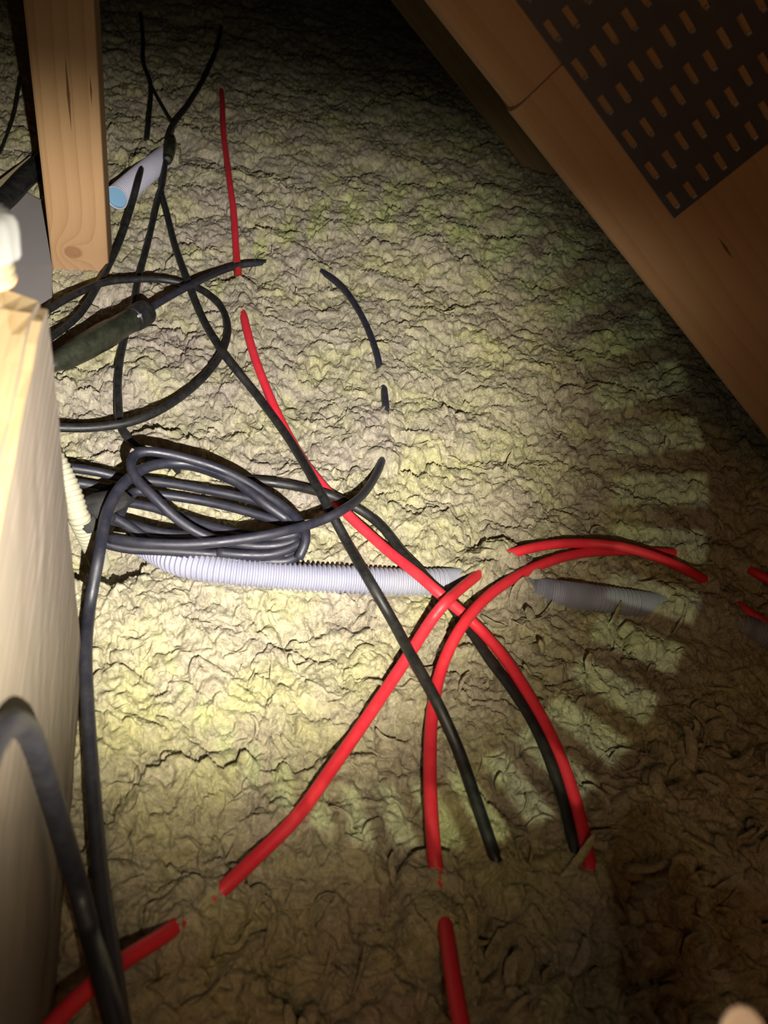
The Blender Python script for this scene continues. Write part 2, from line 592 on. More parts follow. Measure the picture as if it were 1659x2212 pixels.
# black cables
cable('black_cable', [(478, 60, .002), (466, 110, .004), (440, 170, .005), (405, 228, .005), (374, 270, .005), (362, 300, .003),
                      (358, 330, .006), (354, 375, .006), (348, 408, .002), (349, 420, .002), (358, 452, .005), (378, 530, .005), (405, 605, .014), (438, 688, .008), (482, 762, .014),
                      (552, 850, .006), (615, 935, .008), (665, 1015, .014), (706, 1090, .019), (750, 1172, .013), (795, 1250, .026),
                      (850, 1345, .018), (893, 1425, .022), (945, 1520, .021), (990, 1620, .012), (1030, 1735, .008),
                      (1057, 1815, .006), (1074, 1865, .004, .2), (1086, 1900, -.006, 1), (1095, 1940, -.012, 1)],
      RB + .0003, M_BLACK, 'black cable crossing the grey conduit and two red cables down the middle', group=GB)
cable('black_cable', [(304, 30, .003), (309, 85, .004), (310, 135, .005), (325, 182, .006), (322, 250, .005), (317, 300, .002), (314, 325, -.008, 1), (309, 348, .006, .4),
                      (300, 385, .028), (284, 445, .020), (256, 528, .012), (216, 608, .012), (170, 680, .012), (100, 735, .016), (40, 775, .018)],
      RB, M_BLACK, 'black cable passing over the open lilac pipe stub and down behind the wooden block', group=GB)
cable('black_cable', [(326, 184, .0055), (342, 214, .005), (360, 246, .004), (374, 274, .003), (366, 300, .001), (364, 330, .001, 1)], RB * .8, M_BLACK,
      'short thin black cable linking the two far black cables above the small connector', group=GB)
cable('black_cable', [(352, 395, .002), (343, 425, .004), (318, 530, .005), (298, 605, .003), (288, 660, .003), (270, 725, .004), (257, 790, .005), (255, 860, .005),
                      (263, 925, .006), (285, 955, .006), (330, 985, .006), (385, 1015, .005), (425, 1045, .002, .6), (450, 1060, -.006, 1)],
      RB, M_BLACK, 'black cable dropping straight down beneath the thick connector and under the coil', group=GB)
cable('black_cable', [(60, 700, .020), (100, 672, .020), (150, 642, .020), (220, 612, .018), (300, 603, .014), (365, 606, .010), (432, 625, .008), (478, 664, .008),
                      (492, 708, .009), (482, 755, .008), (442, 812, .010), (375, 868, .012), (300, 906, .015), (220, 922, .016), (130, 924, .018), (50, 915, .018)],
      RB, M_BLACK, 'black cable forming a wide rounded loop from the block and back below the thick connector', group=GB)
cable('black_cable', [(308, 677, .022), (350, 650, .022), (420, 612, .020), (500, 578, .008), (560, 568, .006), (600, 566, .002, .7), (640, 568, -.002, 1), (672, 577, .002, .7), (700, 590, .006),
                      (745, 628, .006), (785, 690, .005), (811, 755, .005), (822, 800, .002), (826, 818, -.001, 1), (829, 838, .004), (834, 885, .004), (836, 915, .0, .7),
                      (836, 955, -.003, 1), (828, 985, .003, .4), (814, 1022, .008), (782, 1070, .020), (740, 1102, .031), (690, 1126, .030), (600, 1151, .034),
                      (500, 1168, .032), (400, 1176, .030), (300, 1172, .028), (238, 1163, .024)],
      RB, M_BLACK2, 'black cable making a big half circle that dips three times into the wool', group=GB)
cable('black_cable', [(505, 1036, .006), (575, 1041, .006), (640, 1051, .007), (690, 1063, .011), (712, 1070, .012), (753, 1088, .007), (791, 1110, .005), (821, 1134, .005),
                      (846, 1163, .006), (871, 1196, .010), (897, 1223, .013), (930, 1259, .0125), (962, 1292, .010), (1002, 1345, .003), (1019, 1366, .003), (1058, 1425, .004), (1100, 1480, .006), (1147, 1552, .008),
                      (1190, 1645, .009), (1222, 1745, .006), (1240, 1820, .005), (1246, 1855, .002, .2), (1252, 1885, -.008, 1), (1258, 1900, -.012, 1)],
      RB + .0002, M_BLACK, 'black cable leaving the right of the coil and running beside the long red cable', group=GB)
# cable that falls from the coil along the block, and the thick one in front
cable('black_cable', [(272, 2260, .050), (262, 2212, .049), (243, 2075, .040), (220, 1910, .028), (205, 1750, .020), (194, 1600, .016), (187, 1480, .016), (186, 1400, .016), (194, 1310, .016), (212, 1210, .034),
                      (222, 1150, .038), (234, 1100, .040), (262, 1050, .042), (310, 1013, .040), (370, 1000, .036), (440, 1008, .034),
                      (510, 1040, .030), (575, 1090, .026), (625, 1125, .020)],
      RB + .0003, M_BLACK2, 'black cable hanging from the top of the coil down beside the wooden block', group=GB)
_b = (at(112, 2212) - at(178, 1430)).normalized()
_n = Vector((-_b.y, _b.x, 0))
if _n.x < 0: _n = -_n
fg = [on_plane(x, y, at(178, 1430) + _n * d, _n) for x, y, d in ((-60, 1690, .0045), (-20, 1610, .0050), (12, 1567, .0055), (42, 1566, .0055), (72, 1606, .0055),
                                                                 (108, 1710, .0060), (150, 1850, .0085))]
fg += [seat(192, 2000, .036), seat(225, 2120, .052), seat(252, 2215, .060), seat(275, 2300, .062)]
fg = [fg[0] + _b * .09 - _n * .05 + Vector((0, 0, .016)), fg[0] + _b * .045 - _n * .008 + Vector((0, 0, .024))] + fg
fg = resample(catmull([tuple(p) for p in fg], 14), .003)
V, Fc = tube_data(fg, [.0030 + .0012 * min(1, i / len(fg) * 1.3) for i in range(len(fg))], 14)
o = mesh_obj('black_cable', V, Fc, M_BLACK2, None, True)
tag(o, 'blurred black cable bending over in front of the wooden block, nearest of all', 'cable', GB)
cable('black_cable', [(44, 170, .02), (38, 210, .02), (30, 250, .012), (14, 295, .008), (2, 325, .006), (-20, 360, .004)], RB * .5, M_BLACK,
      'thin black cable curving in the shade left of the wooden post', group=GB)

# the coil: one long cable wound on itself, its loops as parts, with a strap
coil = empty('cable_coil', seat(390, 1110, 0.0), 'bundle of coiled black cable lying against the wooden block above the grey conduit', 'cable coil')
inv = Matrix.Translation(-Vector(coil.location))


def z2(pts):
    return [(120 + p[0] * .3497, 900 + p[1] * .3497) + tuple(p[2:]) for p in pts]


def loop(pts, r=RB):
    o = cable('loop', z2(pts), r, M_BLACK2, None, carve=True)
    o.data.transform(inv)
    o.parent = coil
    return o


loop([(-60, 295, .022), (60, 312, .022), (250, 340, .020), (420, 378, .016), (700, 412, .014), (1000, 466, .014), (1200, 510, .014), (1350, 562, .015), (1480, 640, .016), (1532, 720, .018), (1520, 800, .018)])
loop([(1010, 772, .022), (860, 705, .026), (730, 615, .032), (600, 490, .040), (500, 385, .044), (466, 305, .046), (482, 245, .046), (545, 216, .046), (680, 228, .044), (850, 270, .040),
      (1000, 318, .036), (1150, 388, .032), (1300, 482, .028), (1440, 582, .026), (1528, 680, .026), (1545, 765, .024), (1500, 880, .016)])
loop([(380, 640, .016), (480, 468, .014), (640, 482, .012), (850, 512, .010), (1000, 540, .010), (1150, 578, .011), (1300, 622, .012), (1450, 672, .014), (1510, 730, .016)])
loop([(60, 470, .020), (170, 540, .022), (350, 620, .020), (470, 690, .016), (580, 770, .012), (700, 822, .010), (900, 862, .008), (1100, 884, .008), (1300, 892, .008), (1440, 888, .010), (1515, 840, .012), (1545, 770, .016)])
loop([(330, 500, .012), (400, 520, .012), (620, 566, .012), (800, 630, .012), (1000, 690, .014), (1200, 732, .016), (1380, 745, .018), (1500, 718, .022)])
loop([(280, 610, .010), (380, 640, .010), (560, 700, .010), (700, 736, .010), (900, 765, .010), (1100, 800, .010), (1300, 850, .010), (1420, 858, .011), (1500, 800, .013), (1535, 740, .014)])
loop([(1000, 838, .012), (1150, 852, .013), (1330, 850, .014), (1450, 815, .016), (1530, 770, .018)])
loop([(60, 400, .014), (200, 420, .012), (330, 445, .010), (500, 480, .008)])
loop([(260, 770, .012), (420, 812, .010), (700, 830, .010), (1000, 850, .010), (1250, 868, .011), (1430, 842, .012), (1540, 775, .013), (1545, 700, .015)])
loop([(700, 290, .030), (860, 312, .028), (1010, 362, .027), (1160, 432, .026), (1290, 520, .024), (1420, 610, .022), (1510, 690, .021), (1530, 770, .018)], RB * .95)
loop([(220, 620, .016), (420, 655, .014), (640, 715, .013), (860, 742, .013), (1080, 778, .013), (1250, 800, .014), (1400, 790, .016), (1500, 760, .018)])
for (zx, zy, ln, lift) in ((318, 500, .026, .036), (240, 620, .020, .026)):      # strap ends round the bundle
    p = seat(120 + zx * .3497, 900 + zy * .3497, lift)
    bm = bmesh.new()
    bmesh.ops.create_cube(bm, size=1.0)
    bmesh.ops.scale(bm, vec=(ln * .8, ln, 0.003), verts=bm.verts)
    bmesh.ops.bevel(bm, geom=bm.edges[:], offset=0.001, segments=2, affect='EDGES')
    for v in bm.verts:
        v.co.z += -20 * v.co.y ** 2
    o = bm_obj('cable_strap', bm, M_TIE, coil, True)
    o.location = p - Vector(coil.location)
    o.rotation_euler = (0, 0, -0.5)

# ------------------------------------------------------------------ corrugated pipes


def corrugated(name, pts, r, pitch, mat, label, cat, depth=.10, seg=28, carve=True, parent=None, taper0=None):
    P = [(p[0], p[1], p[2], p[3] if len(p) > 3 else 0.0) for p in pts]
    S = catmull(P, 16)
    W = resample([tuple(seat(q[0], q[1], q[2])) + (q[3],) for q in S], pitch / 8)
    prof = [1, 1, 1, 1 - depth * .5, 1 - depth, 1 - depth, 1 - depth, 1 - depth * .5]
    V, Fc = tube_data(W[:, :3], [r * prof[i % 8] for i in range(len(W))], seg)
    o = mesh_obj(name, V, Fc, mat, parent, True)
    if label: tag(o, label, cat)
    if carve:
        for q in W[::6]:
            CARVE.append((q[0], q[1], q[2], r, q[3]))
    return o, W


corrugated('corrugated_conduit', [(300, 1168, -.012, .0), (345, 1192, -.006), (385, 1212, -.001), (460, 1229, .002), (600, 1244, .002), (750, 1252, .002), (880, 1258, .001), (960, 1257, .000),
                                  (1015, 1257, -.003), (1045, 1259, -.006, 1), (1090, 1264, -.007, 1), (1125, 1269, -.003, .5), (1165, 1276, .000), (1280, 1291, .001), (1370, 1303, .001), (1420, 1310, .000), (1450, 1315, -.003, 1),
                                  (1468, 1318, .003), (1502, 1326, .003), (1530, 1334, -.003, 1), (1558, 1342, .003, .2), (1620, 1360, .007), (1690, 1385, .008), (1780, 1420, .0)],
           .0094, .0032, M_CONDUIT, 'grey ribbed conduit half sunk in the wool across the middle', 'conduit', depth=.17)
corrugated('corrugated_hose', [(96, 960, .060), (128, 1010, .050), (152, 1062, .040), (170, 1115, .028), (190, 1158, .010), (206, 1192, -.008), (216, 1220, -.03)],
           .0066, .0032, M_CREAM, 'cream ribbed hose coming round the block corner and diving into the wool', 'hose', seg=20)
# open pipe stub with blue inside
stub = empty('pipe_stub', seat(255, 428, .012), 'lilac ribbed pipe stub with a blue inside, open end beside the wooden post', 'pipe')
si = Matrix.Translation(-Vector(stub.location))
o, Wst = corrugated('pipe_wall', [(252, 427, .012), (275, 407, .011), (300, 385, .009), (328, 362, .004), (360, 335, -.012)], .0122, .0030, M_LILAC, None, None, depth=.09, parent=None)
# open the near end: hollow it with an inner liner
bm = bmesh.new()
bm.from_mesh(o.data)
bm.faces.ensure_lookup_table()
bmesh.ops.delete(bm, geom=[f for f in bm.faces if len(f.verts) > 8], context='FACES_ONLY')
bm.to_mesh(o.data)
bm.free()
o.data.transform(si)
o.parent = stub
V, Fc = tube_data(Wst[:, :3], [.0106] * len(Wst), 24, False)
Fc = [tuple(reversed(f)) for f in Fc]
o = mesh_obj('liner', V, Fc, M_BLUE, None, True)
o.data.transform(si)
o.parent = stub
tag(o, 'pale blue inner liner of the pipe')
ax = (Vector(Wst[0, :3]) - Vector(Wst[4, :3])).normalized()
V, Fc = [], []
a = ax.orthogonal().normalized()
b_ = ax.cross(a)
for i, (rr, dz) in enumerate(((.0122, 0), (.0124, .0006), (.0115, .0010), (.0106, .0002))):
    for k in range(24):
        q = 2 * math.pi * k / 24
        V.append(Vector(Wst[0, :3]) + ax * dz + (a * math.cos(q) + b_ * math.sin(q)) * rr)
for i in range(3):
    for k in range(24):
        k2 = (k + 1) % 24
        Fc.append((i*24+k, i*24+k2, (i+1)*24+k2, (i+1)*24+k))
o = mesh_obj('rim', V, Fc, M_LILAC, None, True)
o.data.transform(si)
o.parent = stub
pd = Vector(Wst[7, :3])
V = [pd + (a * math.cos(2*math.pi*k/24) + b_ * math.sin(2*math.pi*k/24)) * .0106 for k in range(24)]
o = mesh_obj('plug', V + [pd], [(k, (k+1) % 24, 24) for k in range(24)], M_BLUE)
o.data.transform(si)
o.parent = stub
tag(o, 'pale blue foam plug inside the pipe end')

# ------------------------------------------------------------------ connectors


def lathe_along(name, p0, p1, prof, mat, parent=None, seg=24, origin=None):
    """prof: (t along p0->p1, radius)"""
    path = [Vector(p0).lerp(Vector(p1), t) for t, _ in prof]
    # keep the axis straight even when two profile points share t
    d = (Vector(p1) - Vector(p0)).normalized()
    a = d.orthogonal().normalized()
    b = d.cross(a)
    V, Fc = [], []
    for p, (t, r) in zip(path, prof):
        for k in range(seg):
            q = 2 * math.pi * k / seg
            v = p + (a * math.cos(q) + b * math.sin(q)) * r
            V.append(v - origin if origin else v)
    n = len(prof)
    for i in range(n - 1):
        for k in range(seg):
            k2 = (k + 1) % seg
            Fc.append((i*seg+k, i*seg+k2, (i+1)*seg+k2, (i+1)*seg+k))
    Fc.append(tuple(reversed(range(seg))))
    Fc.append(tuple((n-1)*seg+k for k in range(seg)))
    return mesh_obj(name, V, Fc, mat, parent, True)


M_CONN = plastic('black_heat_shrink', (0.016, 0.018, 0.012), 0.30, 0.10, (0.2, 0.2, 0.1), spec=0.6)
q0, q1 = seat(96, 800, .026), seat(318, 672, .022)
conn = empty('cable_connector', q0, 'thick black cable connector lying across the wool in front of the post', 'connector')
lathe_along('sleeve', q0, q1, [(0, .0040), (.08, .0050), (.16, .0082), (.34, .0098), (.55, .0105), (.62, .0102), (.66, .0092), (.84, .0092), (.85, .0088)], M_CONN, conn, origin=q0)
lathe_along('end_cap', q0.lerp(q1, .835), q1.lerp(q0, -.0), [(0, .0090), (.02, .0100), (.10, .0104), (.80, .0104), (.93, .0098), (1, .0080), (1.0, .0052)], M_BLACK, conn, origin=q0)
cap_dir = (q1 - q0).normalized()
mk = q0.lerp(q1, .83)
view = (EYE - mk).normalized()
side = cap_dir.cross(view).normalized()
nrm = side.cross(cap_dir).normalized()
if nrm.dot(view) < 0: nrm = -nrm
c0 = mk + nrm * .0102
bm = bmesh.new()
bmesh.ops.create_uvsphere(bm, u_segments=12, v_segments=6, radius=1)
for v in bm.verts:
    x, y, z = v.co
    v.co = cap_dir * (x * .0030) + side * (y * .0014) + nrm * (z * .0009)
o = bm_obj('white_mark', bm, M_WHITE, conn, True)
o.location = c0 - q0
tag(o, 'small glossy white mark on the sleeve')
for q in resample([tuple(q0), tuple(q1)], .006):
    CARVE.append((q[0], q[1], q[2], .0095, 0))

q0, q1 = seat(362, 343, .008), seat(372, 300, .007)
c2 = empty('cable_connector', q0, 'small glossy black connector at the top of the lilac pipe stub', 'connector')
lathe_along('sleeve', q0, q1, [(0, .0030), (.03, .0060), (.35, .0068), (.75, .0066), (1, .0046)], M_CONN, c2, origin=q0, seg=18)
lathe_along('end_cap', q0 - (q1 - q0) * .10, q0, [(0, .0040), (.1, .0052), (.9, .0056), (1, .0056)], M_BLACK, c2, origin=q0, seg=18)
for q in resample([tuple(q0), tuple(q1)], .006):
    CARVE.append((q[0], q[1], q[2], .0066, 0))

# thick black pipe behind the block and a pale lath
Wp = catmull([tuple(seat(*p)) for p in ((-60, 485, .014), (10, 432, .014), (52, 388, .014), (92, 350, .012), (130, 315, .010))], 8)
V, Fc = tube_data(Wp, [.0095] * len(Wp), 16)
o = mesh_obj('black_pipe', V, Fc, M_BLACK, None, True)
tag(o, 'thick black pipe lying behind the block and running under the post foot', 'pipe')
for q in resample(Wp, .006): CARVE.append((q[0], q[1], q[2], .0095, 0))


def prism(name, pix, z0, z1, mat, label, cat, bev=.001):
    pts = [at(x, y, z1) for x, y in pix]
    o0 = Vector((sum(p.x for p in pts) / len(pts), sum(p.y for p in pts) / len(pts), z0))
    bm = bmesh.new()
    top = [bm.verts.new(Vector((p.x, p.y, z1)) - o0) for p in pts]
    bot = [bm.verts.new(Vector((p.x, p.y, z0)) - o0) for p in pts]
    bm.faces.new(top)
    bm.faces.new(list(reversed(bot)))
    n = len(pts)
    for i in range(n):
        bm.faces.new((top[i], bot[i], bot[(i+1) % n], top[(i+1) % n]))
    bmesh.ops.recalc_face_normals(bm, faces=bm.faces[:])
    bmesh.ops.bevel(bm, geom=bm.edges[:], offset=bev, segments=2, affect='EDGES')
    o = bm_obj(name, bm, mat)
    o.location = o0
    tag(o, label, cat)
    return o, pts


M_LATH = wood('pale_lath_wood', (0.42, 0.36, 0.24), (0.26, 0.20, 0.12))
board, board_pts = prism('grey_board', [(-70, 440), (40, 405), (86, 430), (112, 520), (112, 640), (60, 700), (-90, 700)], -.012, .006, M_GREYBOARD,
                         'smooth grey board lying flat between the block and the post', 'board')
lath, _ = prism('wood_lath', [(-20, 402), (66, 334), (72, 350), (-16, 424)], .0, .014, M_LATH, 'pale wooden lath above the thick black pipe left of the post', 'lath')

# ------------------------------------------------------------------ timber


def boxframe(name, origin, X, Y, Z, dims, mat, parent=None, bev=.003, segs=2, cuts=0, jitter=0.0, offset=(0, 0, 0)):
    """box from local (0,0,0) to dims with axes X (grain), Y, Z"""
    bm = bmesh.new()
    bmesh.ops.create_cube(bm, size=1.0)
    for v in bm.verts:
        v.co = Vector(((v.co.x + .5) * dims[0], (v.co.y + .5) * dims[1], (v.co.z + .5) * dims[2])) + Vector(offset)
    bmesh.ops.bevel(bm, geom=bm.edges[:], offset=bev, segments=segs, affect='EDGES', profile=.5)
    if cuts:
        for v in bm.verts:
            v.co += Vector((random.uniform(-1, 1), random.uniform(-1, 1), random.uniform(-1, 1))) * jitter
    o = bm_obj(name, bm, mat, parent)
    o.matrix_basis = Matrix(((X.x, Y.x, Z.x, origin.x), (X.y, Y.y, Z.y, origin.y), (X.z, Y.z, Z.z, origin.z), (0, 0, 0, 1)))
    return o


# the wooden block on the left: side face towards the light, top face saw-cut
P0 = at(178, 1430, 0)
P1 = at(112, 2212, 0)
bd_ = (P1 - P0).normalized()
bn = Vector((bd_.y, -bd_.x, 0))
if bn.x > 0: bn = -bn
BH = 0.229
lean = Vector((0.0035, 0.002, 0))
M_BLOCK = wood('rough_sawn_spruce', (0.255, 0.212, 0.178), (0.19, 0.148, 0.112), rings=30, rough_sawn=.7, spread=2.2)
bm = bmesh.new()
nx, ny, nz = 26, 4, 14
org = P0 + Vector((0, 0, -.03))
LEN, WID = 0.34, 0.12
bmesh.ops.create_grid(bm, x_segments=1, y_segments=1, size=.5)
bm.clear()
bmesh.ops.create_cube(bm, size=1.0)
for v in bm.verts:
    v.co = Vector(((v.co.x + .5) * LEN, (v.co.y + .5) * WID, (v.co.z + .5) * (BH + .03)))
bmesh.ops.bevel(bm, geom=bm.edges[:], offset=.003, segments=2, affect='EDGES')
bmesh.ops.subdivide_edges(bm, edges=[e for e in bm.edges if e.calc_length() > .05], cuts=22, use_grid_fill=True)
nv = np.array([v.co[:] for v in bm.verts])
rough = perlin(nv[:, 0] * 60 + nv[:, 1] * 40, nv[:, 2] * 90 + nv[:, 1] * 70, 77)
for v, q in zip(bm.verts, rough):
    sh = v.co.z / (BH + .03)
    wl = lean.dot(bd_) * sh, lean.dot(bn) * sh
    v.co.x += wl[0] + q * .0004
    v.co.y += wl[1] + q * .0004
    v.co.z += q * .0010 - .004 * max(0, 1 - v.co.x / .02) * max(0, 1 - v.co.y / .012) * (v.co.z > .15)
block = bm_obj('wooden_block', bm, M_BLOCK)
if bd_.cross(bn).z < 0:
    block.data.flip_normals()
block.matrix_world = Matrix(((bd_.x, bn.x, 0, org.x), (bd_.y, bn.y, 0, org.y), (0, 0, 1, org.z), (0, 0, 0, 1)))
M_SAWN = wood('fresh_sawn_top', (0.30, 0.220, 0.125), (0.21, 0.135, 0.062), rings=46, rough_sawn=.9, spread=3.0)
block.data.materials.append(M_SAWN)
for p in block.data.polygons:
    if abs(p.normal.z) > .6: p.material_index = 1
tag(block, 'big rough-sawn wooden block filling the left edge in front', 'timber')
BLOCK_PTS = [P0, P0 + bd_ * LEN, P0 + bd_ * LEN + bn * WID, P0 + bn * WID]

# the upright post at upper left
A = at(113, 592, -.004)
PY = Vector((math.cos(math.radians(21)), math.sin(math.radians(21)), 0))
PWID = 0.0490
B = A + PY * PWID
PX = Vector((0, 0, 1))
PZ = PX.cross(PY).normalized()          # points away or to the viewer
if PZ.dot(EYE - A) < 0: PZ = -PZ
PT = 0.048
porg = A - PZ * PT + Vector((0, 0, -.05))
PY2 = PY
right_handed = PX.cross(PY).dot(PZ) > 0


def to_local(px, py, p0, n, org, X, Y):
    d = on_plane(px, py, p0, n) - org
    return d.dot(X), d.dot(Y)


kx, ky = to_local(158, 545, A, PZ, porg, PX, PY)
cx, cy = to_local(147, 205, A, PZ, porg, PX, PY)
cx2, cy2 = to_local(196, 195, A, PZ, porg, PX, PY)
cx3, cy3 = to_local(128, 400, A, PZ, porg, PX, PY)
M_POST = wood('planed_pine_post', (0.32, 0.195, 0.100), (0.245, 0.138, 0.064), rings=26, knots=[(kx, ky, PT, .0085)],
              cracks=[(cx, cy, .028, .0012), (cx2, cy2, .012, .0007)], rough_sawn=.25)
post = boxframe('wooden_post', porg, PX, PY, PZ if right_handed else PZ, (1.0, PWID, PT), M_POST, bev=.0022)
if not right_handed: post.data.flip_normals()
tag(post, 'upright pine post with a knot near its foot at upper left', 'post')
POST_PTS = [A, B, B - PZ * PT, A - PZ * PT]

# fitting on the block
zt = BH
fb = at(-22, 600, zt)
fit = empty('pipe_fitting', fb, 'white plastic pipe fitting with a cream pipe standing on the wooden block', 'fitting')


def ring_mesh(name, prof, mat, lobes=0, amp=0.0, seg=48):
    V, Fc = [], []
    for z, r in prof:
        for k in range(seg):
            q = 2 * math.pi * k / seg
            rr = r * (1 + (amp * max(0, math.cos(lobes * q)) ** 2 if lobes else 0))
            V.append((rr * math.cos(q), rr * math.sin(q), z))
    n = len(prof)
    for i in range(n - 1):
        for k in range(seg):
            k2 = (k + 1) % seg
            Fc.append((i*seg+k, i*seg+k2, (i+1)*seg+k2, (i+1)*seg+k))
    Fc.append(tuple(reversed(range(seg))))
    Fc.append(tuple((n-1)*seg+k for k in range(seg)))
    return mesh_obj(name, V, Fc, mat, fit, True)


ring_mesh('olive', [(-.001, .0085), (.0005, .0088), (.0015, .0080)], M_COPPER)
ring_mesh('threaded_base', [(0, .0074), (.0008, .0086), (.0020, .0086), (.0028, .0078), (.0036, .0086), (.0048, .0086), (.0056, .0079), (.0064, .0086), (.0080, .0084)], M_CREAM2)
ring_mesh('nut', [(.0078, .0088), (.0084, .0098), (.0100, .0102), (.0180, .0106), (.0215, .0104), (.0235, .0094), (.0240, .0062)], M_WHITE, lobes=6, amp=.12)
ring_mesh('pipe', [(.020, .0052), (.10, .0052), (.22, .0052)], M_CREAM2)
fit.rotation_euler = (0, 0, .35)

# diagonal truss member at upper right (plane of the truss, 15 degrees off square)
YAW = math.radians(15)
TN = Vector((math.sin(YAW), -math.cos(YAW), 0))
r0 = ray(1400, 400)
TP = EYE + r0 * (0.46 / math.hypot(r0.x, r0.y))
ea, eb = on_plane(905, 0, TP, TN), on_plane(1659, 950, TP, TN)
E1 = (eb - ea).normalized()
E2 = TN.cross(E1)
if E2.z < 0: E2 = -E2
TT = 0.045
jp = on_plane(1100, 247, TP, TN)
tj = (jp - ea).dot(E1)
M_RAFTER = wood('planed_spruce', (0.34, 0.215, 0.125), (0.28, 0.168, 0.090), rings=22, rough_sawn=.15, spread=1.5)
lx, ly = to_local(1566, 535, TP, TN, ea, E1, E2)
M_RAFTER2 = wood('planed_spruce_split', (0.34, 0.215, 0.125), (0.28, 0.168, 0.090), rings=22, rough_sawn=.15, spread=1.5,
                 cracks=[(lx - tj, ly, .010, .0009)])
low = (eb - ea).length + (eb.z + .02) / -E1.z
rafter = empty('truss_rafter', ea + E1 * low, 'diagonal timber truss member with a dark nail plate at upper right', 'timber')


def rel(o):
    mw = o.matrix_basis.copy()
    o.parent = rafter
    o.matrix_basis = Matrix.Translation(-Vector(rafter.location)) @ mw


RW = 0.17
hand = E1.cross(E2).dot(TN) > 0


def member(name, t0, t1, mat, proud=0.0, drop=0.0, bev=.004):
    sec = []
    for cy_, cz_, a0 in ((0, 0, 180), (RW, 0, 270), (RW, TT, 0), (0, TT, 90)):
        oy_ = bev if cy_ == 0 else -bev
        oz_ = bev if cz_ == 0 else -bev
        for k in range(5):
            q = math.radians(a0 + k * 22.5)
            sec.append((cy_ + oy_ + bev * math.cos(q), cz_ + oz_ + bev * math.sin(q)))
    n = len(sec)
    V = [(x, y, z) for x in (0, t1 - t0) for y, z in sec]
    Fc = [(k, (k + 1) % n, n + (k + 1) % n, n + k) for k in range(n)] + [tuple(reversed(range(n))), tuple(range(n, 2 * n))]
    Fc = [tuple(reversed(f)) for f in Fc]
    o = mesh_obj(name, V, Fc, mat)
    X, Y, Z = E1, E2, TN
    org_ = ea + E1 * t0 - TN * TT + TN * proud - E2 * drop
    o.matrix_basis = Matrix(((X.x, Y.x, Z.x, org_.x), (X.y, Y.y, Z.y, org_.y), (X.z, Y.z, Z.z, org_.z), (0, 0, 0, 1)))
    b_m = bmesh.new()
    b_m.from_mesh(o.data)
    bmesh.ops.recalc_face_normals(b_m, faces=b_m.faces[:])
    b_m.to_mesh(o.data)
    b_m.free()
    if not hand: o.data.flip_normals()
    rel(o)
    return o


member('timber', tj + .0006, low + .06, M_RAFTER2, 0.0, 0.0, .0065)
member('timber', -.40, tj, M_RAFTER, -.0006, -.0012, .0090)
# nail plate: punched steel, slots open onto the wood
pc = on_plane(1455, 470, TP, TN)
pe = on_plane(1115, 0, TP, TN)
G1 = (pe - pc).normalized()                       # up along the member
G2 = TN.cross(G1)
if G2.z < 0: G2 = -G2
if (on_plane(1659, 310, TP, TN) - pc).dot(G2) < 0: G2 = -G2
PL, PWd = 0.232, 0.150
pitch, colp = .0232, .0096
sl, sw = .0112, .0034
bm = bmesh.new()
teeth = []
ncol, nrow = int(PWd / colp), int(PL / pitch)
PWd, PL = ncol * colp, nrow * pitch
th = .0012


def quadrect(x0, x1, y0, y1):
    return [(x0, y0), (x1, y0), (x1, y1), (x0, y1)]


def slab(poly):
    v = [bm.verts.new((x, y, th)) for x, y in poly]
    bm.faces.new(v)


for c in range(ncol):
    x0, x1 = c * colp, (c + 1) * colp
    xm = (x0 + x1) / 2
    sh = (-.0029 if c % 2 else 0) + .125 * x0
    sh = sh % pitch
    ycur = 0.0
    for r in range(-1, nrow + 1):
        yc = (r + .42) * pitch + sh
        a0, a1 = yc - sl / 2, yc + sl / 2
        if a0 < .002 or a1 > PL - .002: continue
        slab(quadrect(x0, x1, ycur, a0))
        slab(quadrect(x0, xm - sw/2, a0, a1))
        slab(quadrect(xm + sw/2, x1, a0, a1))
        # walls of the slot
        ring = quadrect(xm - sw/2, xm + sw/2, a0, a1)
        for i in range(4):
            p, q = ring[i], ring[(i+1) % 4]
            bm.faces.new([bm.verts.new((p[0], p[1], th)), bm.verts.new((p[0], p[1], 0)), bm.verts.new((q[0], q[1], 0)), bm.verts.new((q[0], q[1], th))])
        teeth.append((xm, a0))
        ycur = a1
    slab(quadrect(x0, x1, ycur, PL))
outer = quadrect(0, PWd, 0, PL)
for i in range(4):
    p, q = outer[i], outer[(i+1) % 4]
    bm.faces.new([bm.verts.new((p[0], p[1], th)), bm.verts.new((p[0], p[1], -.0004)), bm.verts.new((q[0], q[1], -.0004)), bm.verts.new((q[0], q[1], th))])
bmesh.ops.remove_doubles(bm, verts=bm.verts[:], dist=1e-6)
bmesh.ops.recalc_face_normals(bm, faces=bm.faces[:])
plate = bm_obj('nail_plate', bm, M_STEEL)
plate.matrix_basis = Matrix(((G2.x, G1.x, TN.x, pc.x), (G2.y, G1.y, TN.y, pc.y), (G2.z, G1.z, TN.z, pc.z), (0, 0, 0, 1)))
rel(plate)
tag(plate, 'dark punched steel nail plate with rows of slots')
tm = None
